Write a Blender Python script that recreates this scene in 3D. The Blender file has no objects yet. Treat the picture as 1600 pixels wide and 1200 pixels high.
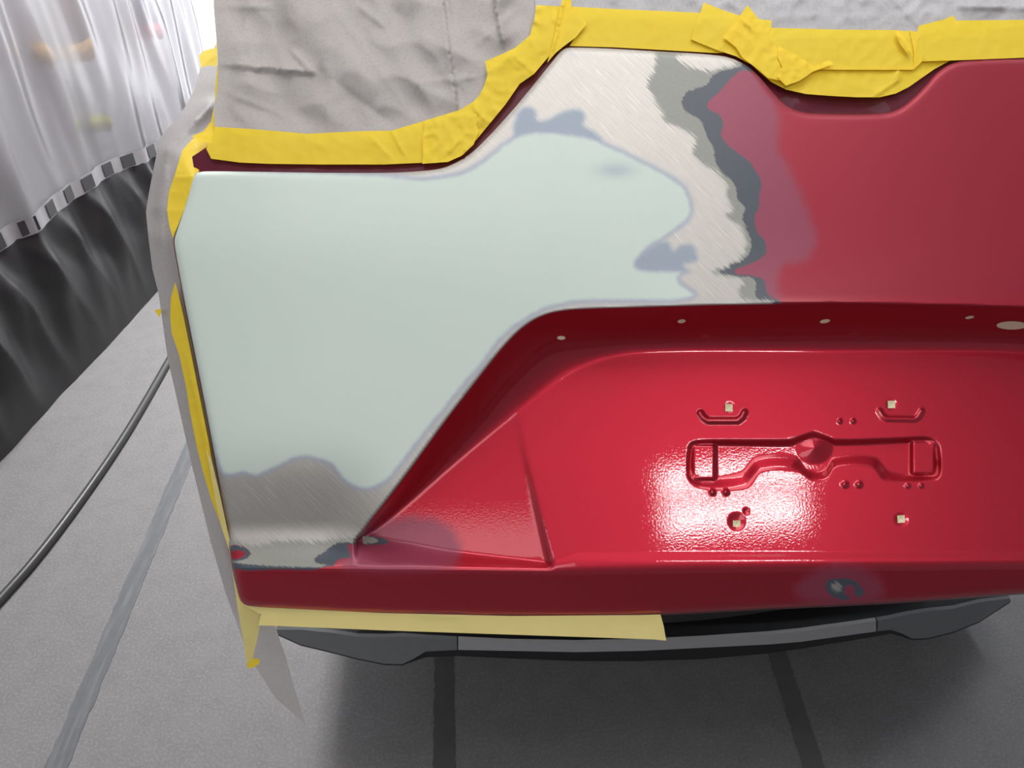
import bpy, bmesh, math, random
import numpy as np
from mathutils import Vector, Matrix, noise
from mathutils.geometry import delaunay_2d_cdt

random.seed(7)
rng = np.random.default_rng(7)
S = bpy.context.scene
COL = S.collection

# ------------------------------------------------------------------ camera
F = 1109.0                      # focal length in photo pixels (1600 wide)
H = 1.55
PITCH = math.radians(35.8)
YAW = math.radians(4.4)         # to the right of the floor seams
CAM = Vector((0, 0, H))
cam_d = bpy.data.cameras.new('camera')
cam = bpy.data.objects.new('camera', cam_d)
COL.objects.link(cam)
cam_d.sensor_width = 36
cam_d.lens = F / 1600 * 36
cam_d.clip_start = 0.02
cam.location = CAM
cam.rotation_euler = (math.pi / 2 - PITCH, 0, -YAW)
S.camera = cam
RC = cam.rotation_euler.to_matrix()
RCn = np.array(RC)

# ------------------------------------------------------------------ light, exposure
w = bpy.data.worlds.new('world')
S.world = w
w.use_nodes = True
w.node_tree.nodes['Background'].inputs[0].default_value = (0.86, 0.90, 1.0, 1)
w.node_tree.nodes['Background'].inputs[1].default_value = 0.17
S.view_settings.view_transform = 'Standard'
S.view_settings.look = 'None'
S.view_settings.gamma = 1
S.view_settings.use_curve_mapping = False
S.view_settings.exposure = 0.35


def area(name, loc, aim, sx, sy, power, col=(1, 1, 1)):
    d = bpy.data.lights.new(name, 'AREA')
    d.shape = 'RECTANGLE'
    d.size, d.size_y = sx, sy
    d.energy = power
    d.color = col
    o = bpy.data.objects.new(name, d)
    COL.objects.link(o)
    o.location = loc
    o.rotation_euler = (Vector(aim) - Vector(loc)).to_track_quat('-Z', 'Y').to_euler()
    return o


area('booth_or_fill_lamp', (0.71, -0.185, 2.62), (0.71, -0.185, 0), 0.48, 0.05, 2.0)
area('booth_or_fill_lamp', (0.71, -0.29, 2.62), (0.71, -0.29, 0), 0.46, 0.06, 2.3)
area('booth_or_fill_lamp', (0.05, 0.75, 2.62), (0.05, 0.75, 0), 1.6, 0.8, 8.5)
area('booth_or_fill_lamp', (-0.9, -1.3, 2.62), (-0.9, -1.3, 0), 2.0, 1.6, 18)  # unseen frontal fill, added to even out the primer and lighten the left facet
area('booth_or_fill_lamp', (0.62, 1.2, 2.62), (0.62, 1.2, 0), 1.0, 0.12, 4)  # unseen narrow light, added for a pink reflection in the pocket's lower walls
area('booth_or_fill_lamp', (-1.1, 2.5, 2.65), (-1.1, 2.5, 0), 0.3, 1.3, 13)  # unseen fill, added to brighten the left floor and the curtain
area('booth_or_fill_lamp', (-0.8, 3.4, 2.65), (-0.8, 3.4, 0), 0.5, 1.3, 95)
area('booth_or_fill_lamp', (2.2, 2.2, 2.65), (2.2, 2.2, 0), 0.35, 1.5, 16, (0.86, 0.93, 1))  # unseen bluish fill, standing in for daylight on the right-hand floor


# ------------------------------------------------------------------ helpers
def ray(px, py):
    d = np.stack([(np.asarray(px, float) - 800) / F, -(np.asarray(py, float) - 600) / F,
                  -np.ones_like(np.asarray(px, float))], -1)
    return d @ RCn.T


def hit_z(px, py, z=0.0):
    d = ray(px, py)
    return Vector(np.array(CAM) + d * ((z - H) / d[2]))


# the tailgate's reference plane: 0.65 m down the lens axis, lower edge leaning 6 degrees towards the camera
D0 = 0.65
_ta = math.radians(6)
PN = RCn @ np.array([0, math.sin(_ta), math.cos(_ta)])
P0 = np.array(CAM) + D0 * (RCn @ np.array([0, 0, -1.0]))
MM = D0 / F                     # metres per photo pixel on that plane


def on_panel(px, py, h):
    """world points above the reference plane by h metres"""
    d = ray(px, py)
    k = (np.dot(P0 - np.array(CAM), PN) + np.asarray(h)) / (d @ PN)
    return np.array(CAM) + d * k[..., None]


def obj(name, verts, faces, mat, parent=None, smooth=True):
    me = bpy.data.meshes.new(name)
    me.from_pydata([tuple(v) for v in verts], [], [tuple(f) for f in faces])
    me.update()
    if smooth:
        me.polygons.foreach_set('use_smooth', [True] * len(me.polygons))
    me.materials.append(mat)
    o = bpy.data.objects.new(name, me)
    COL.objects.link(o)
    if parent is not None:
        o.parent = parent
    return o


def from_bm(name, bm, mat, parent=None, smooth=False):
    me = bpy.data.meshes.new(name)
    bm.to_mesh(me)
    bm.free()
    if smooth:
        me.polygons.foreach_set('use_smooth', [True] * len(me.polygons))
    me.materials.append(mat)
    o = bpy.data.objects.new(name, me)
    COL.objects.link(o)
    if parent is not None:
        o.parent = parent
    return o


def empty(name, loc):
    o = bpy.data.objects.new(name, None)
    COL.objects.link(o)
    o.location = loc
    return o


def keep(o, parent):
    """parent without moving"""
    o.parent = parent
    o.matrix_parent_inverse = Matrix.Translation(parent.location).inverted()
    return o


def tag(o, label, cat, group=None, kind=None):
    if label:
        o['label'] = label
    if cat:
        o['category'] = cat
    if group:
        o['group'] = group
    if kind:
        o['kind'] = kind
    return o


def smooth_poly(pts, step=6.0, closed=True):
    """Catmull-Rom through the points"""
    p = np.array(pts, float)
    n = len(p)
    out = []
    rngi = range(n) if closed else range(n - 1)
    for i in rngi:
        if closed:
            a, b, c, d = p[(i - 1) % n], p[i], p[(i + 1) % n], p[(i + 2) % n]
        else:
            a, b, c, d = p[max(i - 1, 0)], p[i], p[i + 1], p[min(i + 2, n - 1)]
        # centripetal-ish: limit tangents on uneven spacing
        L = np.linalg.norm(c - b)
        t1 = (c - a) / max(np.linalg.norm(c - a), 1e-6) * L
        t2 = (d - b) / max(np.linalg.norm(d - b), 1e-6) * L
        m = max(1, int(round(L / step)))
        for k in range(m):
            t = k / m
            out.append((2 * t**3 - 3 * t**2 + 1) * b + (t**3 - 2 * t**2 + t) * t1 * 0.9 +
                       (-2 * t**3 + 3 * t**2) * c + (t**3 - t**2) * t2 * 0.9)
    if not closed:
        out.append(p[-1])
    return np.array(out)


def dist_poly(x, y, poly, closed=True):
    """unsigned distance to a polyline and the nearest points"""
    best = np.full(x.shape, 1e9)
    nx = np.zeros_like(x)
    ny = np.zeros_like(x)
    n = len(poly)
    for i in range(n if closed else n - 1):
        a, b = poly[i], poly[(i + 1) % n]
        ab = b - a
        L2 = ab @ ab
        if L2 < 1e-9:
            continue
        t = np.clip(((x - a[0]) * ab[0] + (y - a[1]) * ab[1]) / L2, 0, 1)
        qx, qy = a[0] + t * ab[0], a[1] + t * ab[1]
        d = (x - qx)**2 + (y - qy)**2
        m = d < best
        best = np.where(m, d, best)
        nx = np.where(m, qx, nx)
        ny = np.where(m, qy, ny)
    return np.sqrt(best), nx, ny


def inside(x, y, poly):
    r = np.zeros(x.shape, bool)
    n = len(poly)
    for i in range(n):
        (x1, y1), (x2, y2) = poly[i], poly[(i + 1) % n]
        if y1 == y2:
            continue
        c = ((y1 > y) != (y2 > y)) & (x < (x2 - x1) * (y - y1) / (y2 - y1) + x1)
        r ^= c
    return r


def sdf(x, y, poly):
    poly = np.array(poly, float)
    d, _, _ = dist_poly(x, y, poly)
    return np.where(inside(x, y, poly), d, -d)


def sst(a, b, x):
    t = np.clip((x - a) / (b - a), 0, 1)
    return t * t * (3 - 2 * t)


def softplus(x, wd):
    return wd * np.logaddexp(0, x / wd)


# ------------------------------------------------------------------ materials
class NT:
    def __init__(self, name):
        self.m = bpy.data.materials.new(name)
        self.m.use_nodes = True
        self.t = self.m.node_tree
        self.t.nodes.clear()
        self.out = self.t.nodes.new('ShaderNodeOutputMaterial')

    def n(self, typ, **kw):
        nd = self.t.nodes.new(typ)
        for k, v in kw.items():
            setattr(nd, k, v)
        return nd

    def link(self, a, b):
        self.t.links.new(a, b)

    def put(self, sock, v):
        if hasattr(v, 'is_output') or isinstance(v, bpy.types.NodeSocket):
            self.link(v, sock)
        elif isinstance(v, (tuple, list)) and len(v) == 3 and sock.type == 'RGBA':
            sock.default_value = (*v, 1)
        else:
            sock.default_value = v

    def math(self, op, a, b=0.0, clamp=False):
        nd = self.n('ShaderNodeMath', operation=op)
        nd.use_clamp = clamp
        self.put(nd.inputs[0], a)
        self.put(nd.inputs[1], b)
        return nd.outputs[0]

    def mix(self, f, a, b):
        nd = self.n('ShaderNodeMix', data_type='RGBA')
        self.put(nd.inputs[0], f)
        self.put(nd.inputs[6], a)
        self.put(nd.inputs[7], b)
        return nd.outputs[2]

    def mixf(self, f, a, b):
        nd = self.n('ShaderNodeMix', data_type='FLOAT')
        self.put(nd.inputs[0], f)
        self.put(nd.inputs[2], a)
        self.put(nd.inputs[3], b)
        return nd.outputs[0]

    def ramp(self, v, a, b, lo=0.0, hi=1.0, smooth=True):
        nd = self.n('ShaderNodeMapRange')
        nd.interpolation_type = 'SMOOTHSTEP' if smooth else 'LINEAR'
        self.put(nd.inputs[0], v)
        for i, k in zip((1, 2, 3, 4), (a, b, lo, hi)):
            nd.inputs[i].default_value = k
        return nd.outputs[0]

    def noise(self, vec, scale, detail=3.0, rough=0.5):
        nd = self.n('ShaderNodeTexNoise')
        if vec is not None:
            self.link(vec, nd.inputs['Vector'])
        nd.inputs['Scale'].default_value = scale
        nd.inputs['Detail'].default_value = detail
        nd.inputs['Roughness'].default_value = rough
        return nd.outputs[0]

    def mapping(self, vec, rot=(0, 0, 0), scale=(1, 1, 1)):
        nd = self.n('ShaderNodeMapping')
        self.link(vec, nd.inputs[0])
        nd.inputs['Rotation'].default_value = rot
        nd.inputs['Scale'].default_value = scale
        return nd.outputs[0]

    def bump(self, hgt, strength=0.3, dist=0.001, normal=None):
        nd = self.n('ShaderNodeBump')
        nd.inputs['Strength'].default_value = strength
        nd.inputs['Distance'].default_value = dist
        self.link(hgt, nd.inputs['Height'])
        if normal is not None:
            self.link(normal, nd.inputs['Normal'])
        return nd.outputs[0]

    def bsdf(self, **kw):
        b = self.n('ShaderNodeBsdfPrincipled')
        for k, v in kw.items():
            self.put(b.inputs[k.replace('_', ' ')], v)
        return b

    def finish(self, shader):
        self.link(shader, self.out.inputs[0])
        return self.m

    def attr(self, name):
        nd = self.n('ShaderNodeAttribute')
        nd.attribute_name = name
        return nd.outputs['Fac']

    def co(self, which='Object'):
        return self.n('ShaderNodeTexCoord').outputs[which]


def plain(name, col, rough=0.5, metallic=0.0, var=0.08, nscale=30, bump=0.0, bscale=200, coat=0.0, spec=0.5):
    t = NT(name)
    co = t.co()
    nz = t.noise(co, nscale, 4)
    c2 = tuple(min(1, c * (1 + var)) for c in col)
    c1 = tuple(c * (1 - var) for c in col)
    b = t.bsdf(Base_Color=t.mix(nz, c1, c2), Roughness=rough, Metallic=metallic)
    b.inputs['Coat Weight'].default_value = coat
    b.inputs['Specular IOR Level'].default_value = spec
    if bump:
        t.link(t.bump(t.noise(co, bscale, 4), bump, 0.002), b.inputs['Normal'])
    return t.finish(b.outputs[0])


RED = (0.48, 0.013, 0.034)


def panel_material():
    t = NT('repaired_car_panel')
    uv = t.n('ShaderNodeUVMap')
    uv.uv_map = 'panel'
    uvv = uv.outputs[0]
    cloud = t.math('SUBTRACT', t.noise(uvv, 6.0, 4, 0.6), 0.5)
    brush = t.noise(t.mapping(t.mapping(uvv, (0, 0, math.radians(42))), (0, 0, 0), (2.2, 34, 1)), 1.0, 3, 0.6)
    brushc = t.math('SUBTRACT', brush, 0.5)
    brush2 = t.noise(t.mapping(t.mapping(uvv, (0, 0, math.radians(-60))), (0, 0, 0), (2.5, 40, 1)), 1.0, 3, 0.6)
    gloss = t.attr('gloss')
    fine = t.noise(uvv, 90, 2)

    def edge(name, amp_c, amp_b, soft):
        s = t.math('ADD', t.attr(name), t.math('MULTIPLY', cloud, amp_c))
        s = t.math('ADD', s, t.math('MULTIPLY', brushc, amp_b))
        return t.ramp(s, -soft, soft)

    fm = edge('matte', 14, 8, 12)
    fd = edge('dark', 3, 6, 1.5)
    fo = edge('olive', 3, 10, 1.5)
    fe = edge('metal', 4, 26, 4.0)
    fth = edge('thin', 5, 10, 6)
    fpb = edge('primer', 3, 4, 7)      # bluish feather edge
    fp = t.ramp(t.math('ADD', t.attr('primer'), t.math('MULTIPLY', cloud, 6)), 0.5, 10)
    rub = t.attr('rub')
    out = t.ramp(t.attr('recess'), -1.0, 1.0, 1.0, 0.0)
    fd, fo, fe, fth, fpb, fp = [t.math('MULTIPLY', q, out) for q in (fd, fo, fe, fth, fpb, fp)]

    # red colour coat: metallic flake base under clear, dulled where it was sanded
    flake = t.noise(uvv, 260, 2)
    red = t.mix(flake, tuple(c * 0.85 for c in RED), tuple(c * 1.15 for c in RED))
    satin = t.math('SUBTRACT', 1.0, gloss)
    col = t.mix(t.math('MULTIPLY', satin, 0.55), red, (0.18, 0.014, 0.032))
    rough = t.mixf(gloss, 0.48, 0.45)
    met = t.mixf(gloss, 0.45, 0.84)
    coat = t.mixf(gloss, 0.14, 1.0)
    coatr = t.mixf(gloss, 0.30, 0.035)

    def lay(f, c, r, m, k):
        nonlocal col, rough, met, coat
        col = t.mix(f, col, c)
        rough = t.mixf(f, rough, r)
        met = t.mixf(f, met, m)
        coat = t.mixf(f, coat, k)

    lay(t.math('MULTIPLY', fm, 0.85), (0.25, 0.045, 0.085), 0.42, 0.2, 0.15)
    lay(fd, (0.055, 0.065, 0.085), 0.42, 0.0, 0.15)
    lay(fo, t.mix(t.noise(uvv, 20, 3), (0.25, 0.25, 0.22), (0.31, 0.31, 0.27)), 0.45, 0.0, 0.1)
    bstreak = t.mix(brush, (0.43, 0.405, 0.375), (0.56, 0.53, 0.49))
    sline = t.ramp(t.noise(t.mapping(t.mapping(uvv, (0, 0, math.radians(48))), (0, 0, 0), (1.6, 55, 1)), 1.0, 1, 0.5), 0.64, 0.74, 0, 0.5)
    bstreak = t.mix(sline, bstreak, (0.74, 0.71, 0.68))
    lay(fe, bstreak, t.mixf(brush2, 0.50, 0.62), 0.9, 0.0)
    lay(fth, (0.31, 0.36, 0.42), 0.5, 0.1, 0.0)
    lay(fpb, (0.34, 0.37, 0.45), 0.5, 0.1, 0.0)
    lay(fp, t.mix(t.noise(uvv, 1.2, 3), (0.56, 0.66, 0.58), (0.60, 0.675, 0.615)), 0.42, 0.0, 0.12)
    lay(t.math('MULTIPLY', rub, 0.7), (0.36, 0.41, 0.46), 0.5, 0.0, 0.0)

    b = t.bsdf(Base_Color=col, Roughness=rough, Metallic=met)
    t.link(coat, b.inputs['Coat Weight'])
    t.link(coatr, b.inputs['Coat Roughness'])
    # orange peel on the clear coat, scratches on the metal
    peel = t.math('MULTIPLY', t.noise(uvv, 30, 2, 0.45), t.mixf(fe, gloss, 0.0))
    nb = t.bump(peel, 0.05, 0.0010)
    t.link(nb, b.inputs['Coat Normal'])
    scr = t.math('MULTIPLY', brush, t.math('MULTIPLY', fe, t.math('SUBTRACT', 1.0, fp)))
    t.link(t.bump(scr, 0.12, 0.0012), b.inputs['Normal'])
    return t.finish(b.outputs[0])


def paper_mat(name, c1, c2, transl=0.35, gr=350):
    t = NT(name)
    co = t.co()
    col = t.mix(t.noise(co, 9, 4, 0.6), c1, c2)
    col = t.mix(t.ramp(t.noise(co, gr, 2), 0.45, 0.7, 0, 0.25), col, tuple(c * 0.7 for c in c1))
    b = t.bsdf(Base_Color=col, Roughness=0.6)
    b.inputs['Specular IOR Level'].default_value = 0.35
    t.link(t.bump(t.noise(co, gr, 3), 0.15, 0.0006), b.inputs['Normal'])
    tr = t.n('ShaderNodeBsdfTranslucent')
    t.link(col, tr.inputs[0])
    mx = t.n('ShaderNodeMixShader')
    mx.inputs[0].default_value = transl
    t.link(b.outputs[0], mx.inputs[1])
    t.link(tr.outputs[0], mx.inputs[2])
    return t.finish(mx.outputs[0])


def tape_mat(name, c1, c2, clear=0.10):
    t = NT(name)
    co = t.co()
    col = t.mix(t.noise(co, 14, 4, 0.6), c1, c2)
    lines = t.noise(t.mapping(co, (0, 0, 0), (8, 260, 260)), 1.0, 3)
    b = t.bsdf(Base_Color=col, Roughness=0.6)
    b.inputs['Specular IOR Level'].default_value = 0.25
    t.link(t.bump(t.math('ADD', lines, t.noise(co, 500, 2)), 0.18, 0.0005), b.inputs['Normal'])
    tr = t.n('ShaderNodeBsdfTranslucent')
    t.link(col, tr.inputs[0])
    mx = t.n('ShaderNodeMixShader')
    mx.inputs[0].default_value = 0.12
    t.link(b.outputs[0], mx.inputs[1])
    t.link(tr.outputs[0], mx.inputs[2])
    cl = t.n('ShaderNodeBsdfTransparent')
    cl.inputs[0].default_value = (*[min(1, c * 1.3) for c in c2], 1)
    m2 = t.n('ShaderNodeMixShader')
    m2.inputs[0].default_value = clear
    t.link(mx.outputs[0], m2.inputs[1])
    t.link(cl.outputs[0], m2.inputs[2])
    return t.finish(m2.outputs[0])


M = {}
M['panel'] = panel_material()
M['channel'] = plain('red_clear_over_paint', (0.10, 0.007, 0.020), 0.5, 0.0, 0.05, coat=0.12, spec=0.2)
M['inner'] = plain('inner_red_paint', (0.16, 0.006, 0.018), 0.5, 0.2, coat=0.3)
M['paper'] = paper_mat('grey_masking_paper', (0.45, 0.41, 0.39), (0.56, 0.525, 0.50), 0.12)
M['paper_side'] = paper_mat('smooth_masking_paper', (0.46, 0.43, 0.42), (0.54, 0.51, 0.50), 0.3)
M['film'] = paper_mat('crinkled_pale_masking_paper', (0.50, 0.485, 0.50), (0.63, 0.61, 0.62), 0.12)
M['tape'] = tape_mat('yellow_masking_tape', (0.93, 0.65, 0.032), (0.97, 0.72, 0.065))
M['tape_pale'] = tape_mat('pale_masking_tape', (0.84, 0.70, 0.25), (0.88, 0.75, 0.31), 0.06)
M['plastic'] = plain('dark_grey_plastic', (0.17, 0.176, 0.18), 0.5, 0, 0.1, 60, 0.15, 900)
M['plastic_strip'] = plain('grey_plastic_strip', (0.38, 0.38, 0.38), 0.5, 0, 0.05, 60, 0.1, 900)
M['black'] = plain('black_plastic', (0.010, 0.010, 0.011), 0.6, 0, 0.2)
M['rubber'] = plain('black_rubber', (0.03, 0.03, 0.032), 0.5, 0, 0.15)
M['nut'] = plain('cream_plastic', (0.80, 0.72, 0.44), 0.5, 0, 0.06, 300)
M['hole'] = plain('beige_plug', (0.78, 0.68, 0.50), 0.6, 0, 0.06, 300)
M['wall'] = plain('white_wall', (0.72, 0.72, 0.73), 0.7, 0, 0.04, 2)
M['rim'] = plain('alloy', (0.4, 0.4, 0.42), 0.35, 0.8)


def floor_mat():
    t = NT('grey_floor_covering')
    co = t.co()
    big = t.noise(co, 1.2, 4, 0.6)
    mid = t.noise(co, 14, 5, 0.65)
    fin = t.noise(co, 160, 3, 0.6)
    fib = t.noise(t.mapping(co, (0, 0, 0.3), (60, 14, 1)), 1.0, 4, 0.7)
    c = t.mix(big, (0.185, 0.178, 0.18), (0.222, 0.215, 0.218))
    c = t.mix(t.ramp(mid, 0.38, 0.68, 0, 0.38), c, (0.15, 0.143, 0.143))
    c = t.mix(t.ramp(fin, 0.45, 0.68, 0, 0.5), c, (0.29, 0.285, 0.285))
    c = t.mix(t.ramp(fib, 0.62, 0.8, 0, 0.4), c, (0.125, 0.118, 0.118))
    b = t.bsdf(Base_Color=c, Roughness=0.62)
    t.link(t.bump(t.math('ADD', fin, mid), 0.25, 0.002), b.inputs['Normal'])
    return t.finish(b.outputs[0])


def floor_tape_mat(name, c, hold):
    t = NT(name)
    co = t.co()
    n1 = t.noise(co, 25, 5, 0.7)
    n2 = t.noise(t.mapping(co, (0, 0, 0), (60, 5, 1)), 1.0, 4, 0.7)
    col = t.mix(n1, tuple(x * 0.8 for x in c), tuple(x * 1.25 for x in c))
    col = t.mix(t.ramp(n2, hold, hold + 0.2, 0, 0.7), col, (0.19, 0.183, 0.185))
    b = t.bsdf(Base_Color=col, Roughness=0.55)
    return t.finish(b.outputs[0])


def curtain_mat():
    t = NT('clear_plastic_sheet')
    co = t.co()
    g = t.n('ShaderNodeBsdfRefraction')
    g.inputs['Color'].default_value = (0.75, 0.75, 0.78, 1)
    g.inputs['Roughness'].default_value = 0.2
    g.inputs['IOR'].default_value = 1.06
    tr = t.n('ShaderNodeBsdfTranslucent')
    tr.inputs[0].default_value = (0.40, 0.395, 0.41, 1)
    b = t.bsdf(Base_Color=(0.47, 0.465, 0.48), Roughness=0.22)
    b.inputs['Specular IOR Level'].default_value = 0.9
    m1 = t.n('ShaderNodeMixShader')
    m1.inputs[0].default_value = 0.36
    t.link(g.outputs[0], m1.inputs[1])
    t.link(tr.outputs[0], m1.inputs[2])
    m2 = t.n('ShaderNodeMixShader')
    m2.inputs[0].default_value = 0.42
    t.link(m1.outputs[0], m2.inputs[1])
    t.link(b.outputs[0], m2.inputs[2])
    return t.finish(m2.outputs[0])


M['floor'] = floor_mat()
M['floor_tape'] = floor_tape_mat('worn_grey_floor_tape', (0.115, 0.122, 0.13), 0.45)
M['floor_tape_dark'] = floor_tape_mat('dark_floor_tape', (0.10, 0.10, 0.102), 0.58)
M['floor_tape_faint'] = floor_tape_mat('faint_floor_tape', (0.125, 0.123, 0.125), 0.6)
M['clear'] = curtain_mat()
M['skirt'] = plain('black_vinyl', (0.022, 0.022, 0.024), 0.42, 0, 0.2, 12, 0.05, 60, spec=0.55)
M['hem'] = plain('grey_welded_hem', (0.34, 0.34, 0.355), 0.35, 0, 0.15, 25)
M['hem_dark'] = plain('dark_weld', (0.05, 0.05, 0.055), 0.4)


def emit(name, col, s):
    t = NT(name)
    e = t.n('ShaderNodeEmission')
    e.inputs[0].default_value = (*col, 1)
    e.inputs[1].default_value = s
    return t.finish(e.outputs[0])


# ------------------------------------------------------------------ room
fl = obj('floor', [(-4.5, -3, 0), (4.5, -3, 0), (4.5, 7, 0), (-4.5, 7, 0)], [(0, 1, 2, 3)], M['floor'], smooth=False)
tag(fl, 'grey concrete-look floor covering with worn seams', None, kind='structure')


def slab(name, lo, hi, mat, parent=None):
    bm = bmesh.new()
    bmesh.ops.create_cube(bm, size=1)
    for v in bm.verts:
        v.co = Vector([(lo[i] + hi[i]) / 2 + v.co[i] * (hi[i] - lo[i]) for i in range(3)])
    return from_bm(name, bm, mat, parent)


for nm, lo, hi, lb in (
        ('wall_back', (-2.9, 6.0, 0), (4.4, 6.1, 3), 'white far wall with the bright window'),
        ('ceiling', (-2.9, -3, 2.95), (4.4, 6.1, 3.05), 'white ceiling of the bay')):
    tag(slab(nm, lo, hi, M['wall']), lb, None, kind='structure')
win = slab('window_1', (-2.7, 5.97, 0.1), (1.6, 5.995, 2.8), emit('daylight_pane', (0.95, 0.97, 1.0), 3.2))
tag(win, 'bright daylight window beyond the curtain', None, kind='structure')
for nm, lo, hi in (('window_frame', (-2.74, 5.93, 0.0), (1.7, 6.0, 0.1)), ('window_frame', (-2.74, 5.93, 2.8), (1.7, 6.0, 2.9)),
                   ('window_frame', (-2.74, 5.93, 0.1), (-2.7, 6.0, 2.8)), ('window_frame', (1.6, 5.93, 0.1), (1.7, 6.0, 2.8))):
    slab(nm, lo, hi, M['wall'], win)

# ------------------------------------------------------------------ plastic curtain on the left
A = hit_z(21, 700)
B = hit_z(246, 456)
cdir = Vector((B.x - A.x, B.y - A.y, 0)).normalized()
cnor = Vector((cdir.y, -cdir.x, 0))          # towards the car


def hit_curtain(px, py):
    d = Vector(ray(px, py))
    k = (A - CAM).dot(cnor) / d.dot(cnor)
    p = CAM + d * k
    return (p - A).dot(cdir), p.z


hem_px = [(-40, 405), (0, 379), (37, 352), (75, 322), (112, 297), (150, 272), (187, 252), (225, 235), (243, 227)]
hem = [hit_curtain(*p) for p in hem_px]
s_end = hit_curtain(303, 35)[0]
hs = np.array([h[0] for h in hem])
hz = np.array([h[1] for h in hem])
hs = np.append(hs, s_end + 0.2)
hz = np.append(hz, hz[-1])
order = np.argsort(hs)
hs, hz = hs[order], hz[order]
S0, S1 = hs[0] - 1.2, s_end


def hem_z(s):
    return float(np.interp(s, hs, hz))


def pleat(s, z, zt):
    """sideways bulge of the hanging sheet"""
    q = Vector((s * 1.0, z * 0.16, 0.0))
    v = noise.noise(q * 4.2) * 0.032 + noise.noise(q * 11 + Vector((5, 0, 0))) * 0.022
    v += (1 - abs(noise.noise(Vector((s * 2.2 - z * 0.45, z * 0.35, 3.1))) * 2.2)) * 0.020
    return v


def sst1(t):
    t = min(1, max(0, (t - 0.35) / 0.65))
    return t * t * (3 - 2 * t)


def skirt_bulge(s, z, zt):
    t = 1 - z / zt                            # 0 at the hem, 1 on the floor
    v = pleat(s, zt, zt)
    v += (1 - abs(noise.noise(Vector((s * 5.0 + z * 1.6, z * 1.2, 9.0))) * 2.4)) * 0.030 * min(1, t * 4)
    v += noise.noise(Vector((s * 2.2, z * 2.6, 4.0))) * 0.07 * t
    v += noise.noise(Vector((s * 9 + z * 3, z * 6, 2.0))) * 0.015 * min(1, t * 3)
    return v * (1 - 0.93 * sst1(t)) 


wl_v = []
for s_ in (-5.0, S1 + 1.1):
    for o_ in (-0.30, -0.40):
        for z_ in (0.0, 2.95):
            wl_v.append(A + cdir * s_ + cnor * o_ + Vector((0, 0, z_)))
tag(obj('wall_left', wl_v, [(0, 1, 5, 4), (2, 6, 7, 3), (0, 2, 3, 1), (4, 5, 7, 6), (1, 3, 7, 5), (0, 4, 6, 2)], M['wall'], smooth=False),
    'white wall behind the plastic curtain', None, kind='structure')
cur = empty('plastic_curtain', A)
tag(cur, 'hanging workshop curtain, clear plastic above and black vinyl below', 'curtain')


def cpt(s, z, off):
    return A + cdir * s + Vector((0, 0, z)) + cnor * off


def drape(name, s0, s1, ns, nz, zlo, zhi, fn, mat):
    vs, fs = [], []
    for i in range(ns + 1):
        s = s0 + (s1 - s0) * i / ns
        a, b = zlo(s), zhi(s)
        for j in range(nz + 1):
            z = a + (b - a) * j / nz
            vs.append(cpt(s, z, fn(s, z, hem_z(s))))
    for i in range(ns):
        for j in range(nz):
            k = i * (nz + 1) + j
            fs.append((k, k + 1, k + nz + 2, k + nz + 1))
    o = obj(name, vs, fs, mat)
    return keep(o, cur)


drape('clear_sheet', S0, S1, 260, 60, lambda s: hem_z(s), lambda s: 2.9, pleat, M['clear'])['label'] = 'clear plastic sheet with vertical folds'
drape('black_skirt', S0, S1, 260, 60, lambda s: 0.003, lambda s: hem_z(s) - 0.02, skirt_bulge, M['skirt'])['label'] = 'wrinkled black vinyl skirt'
drape('hem_band', S0, S1, 260, 2, lambda s: hem_z(s) - 0.03, lambda s: hem_z(s) + 0.03,
      lambda s, z, zt: pleat(s, zt, zt) + 0.006, M['hem'])['label'] = 'grey welded hem between clear and black sheet'
wm = None
s = hs[1] - 0.3
while s < S1 - 0.05:
    L = 0.055 + 0.03 * random.random()
    zt = hem_z(s)
    pts = []
    for q in (s, s + L):
        for dz in (-0.024, 0.024):
            for off in (0.007, 0.0095):
                pts.append(cpt(q, hem_z(q) + dz, pleat(q, hem_z(q), zt) + off))
    o = obj('hem_weld', pts, [(0, 1, 3, 2), (4, 6, 7, 5), (0, 4, 5, 1), (2, 3, 7, 6), (1, 5, 7, 3), (0, 2, 6, 4)], M['hem_dark'], smooth=False)
    keep(o, cur)
    s += L + 0.05 + 0.06 * random.random()

# made-up shapes for unidentified blurs seen through the clear sheet, hung behind it


def hit_wall(px, py):
    d = Vector(ray(px, py))
    q = A - cnor * 0.30
    return CAM + d * ((q - CAM).dot(cnor) / d.dot(cnor))


def blob(name, px, py, wpx, hpx, mat, label, cat, mat2=None, frac=0.35, p2='lower_end'):
    c = hit_wall(px, py)
    dist = (c - CAM).length
    k = dist / F
    bm = bmesh.new()
    bmesh.ops.create_icosphere(bm, subdivisions=3, radius=1)
    for v in bm.verts:
        n = 1 + 0.18 * noise.noise(v.co * 1.7 + Vector((px, 0, 0)))
        v.co = Vector((v.co.x * 0.05, v.co.y * wpx * k * 1.6, v.co.z * hpx * k)) * n
    o = from_bm(name, bm, mat, smooth=True)
    o.location = tuple(c + cnor * 0.045)
    tag(o, label, cat)
    if mat2:
        bm = bmesh.new()
        bmesh.ops.create_icosphere(bm, subdivisions=3, radius=1)
        for v in bm.verts:
            v.co = Vector((v.co.x * 0.055, v.co.y * wpx * k * 1.5, v.co.z * hpx * k * frac)) + Vector((0.005, 0, -hpx * k * 0.75))
        from_bm(p2, bm, mat2, o, True)
    return o


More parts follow.
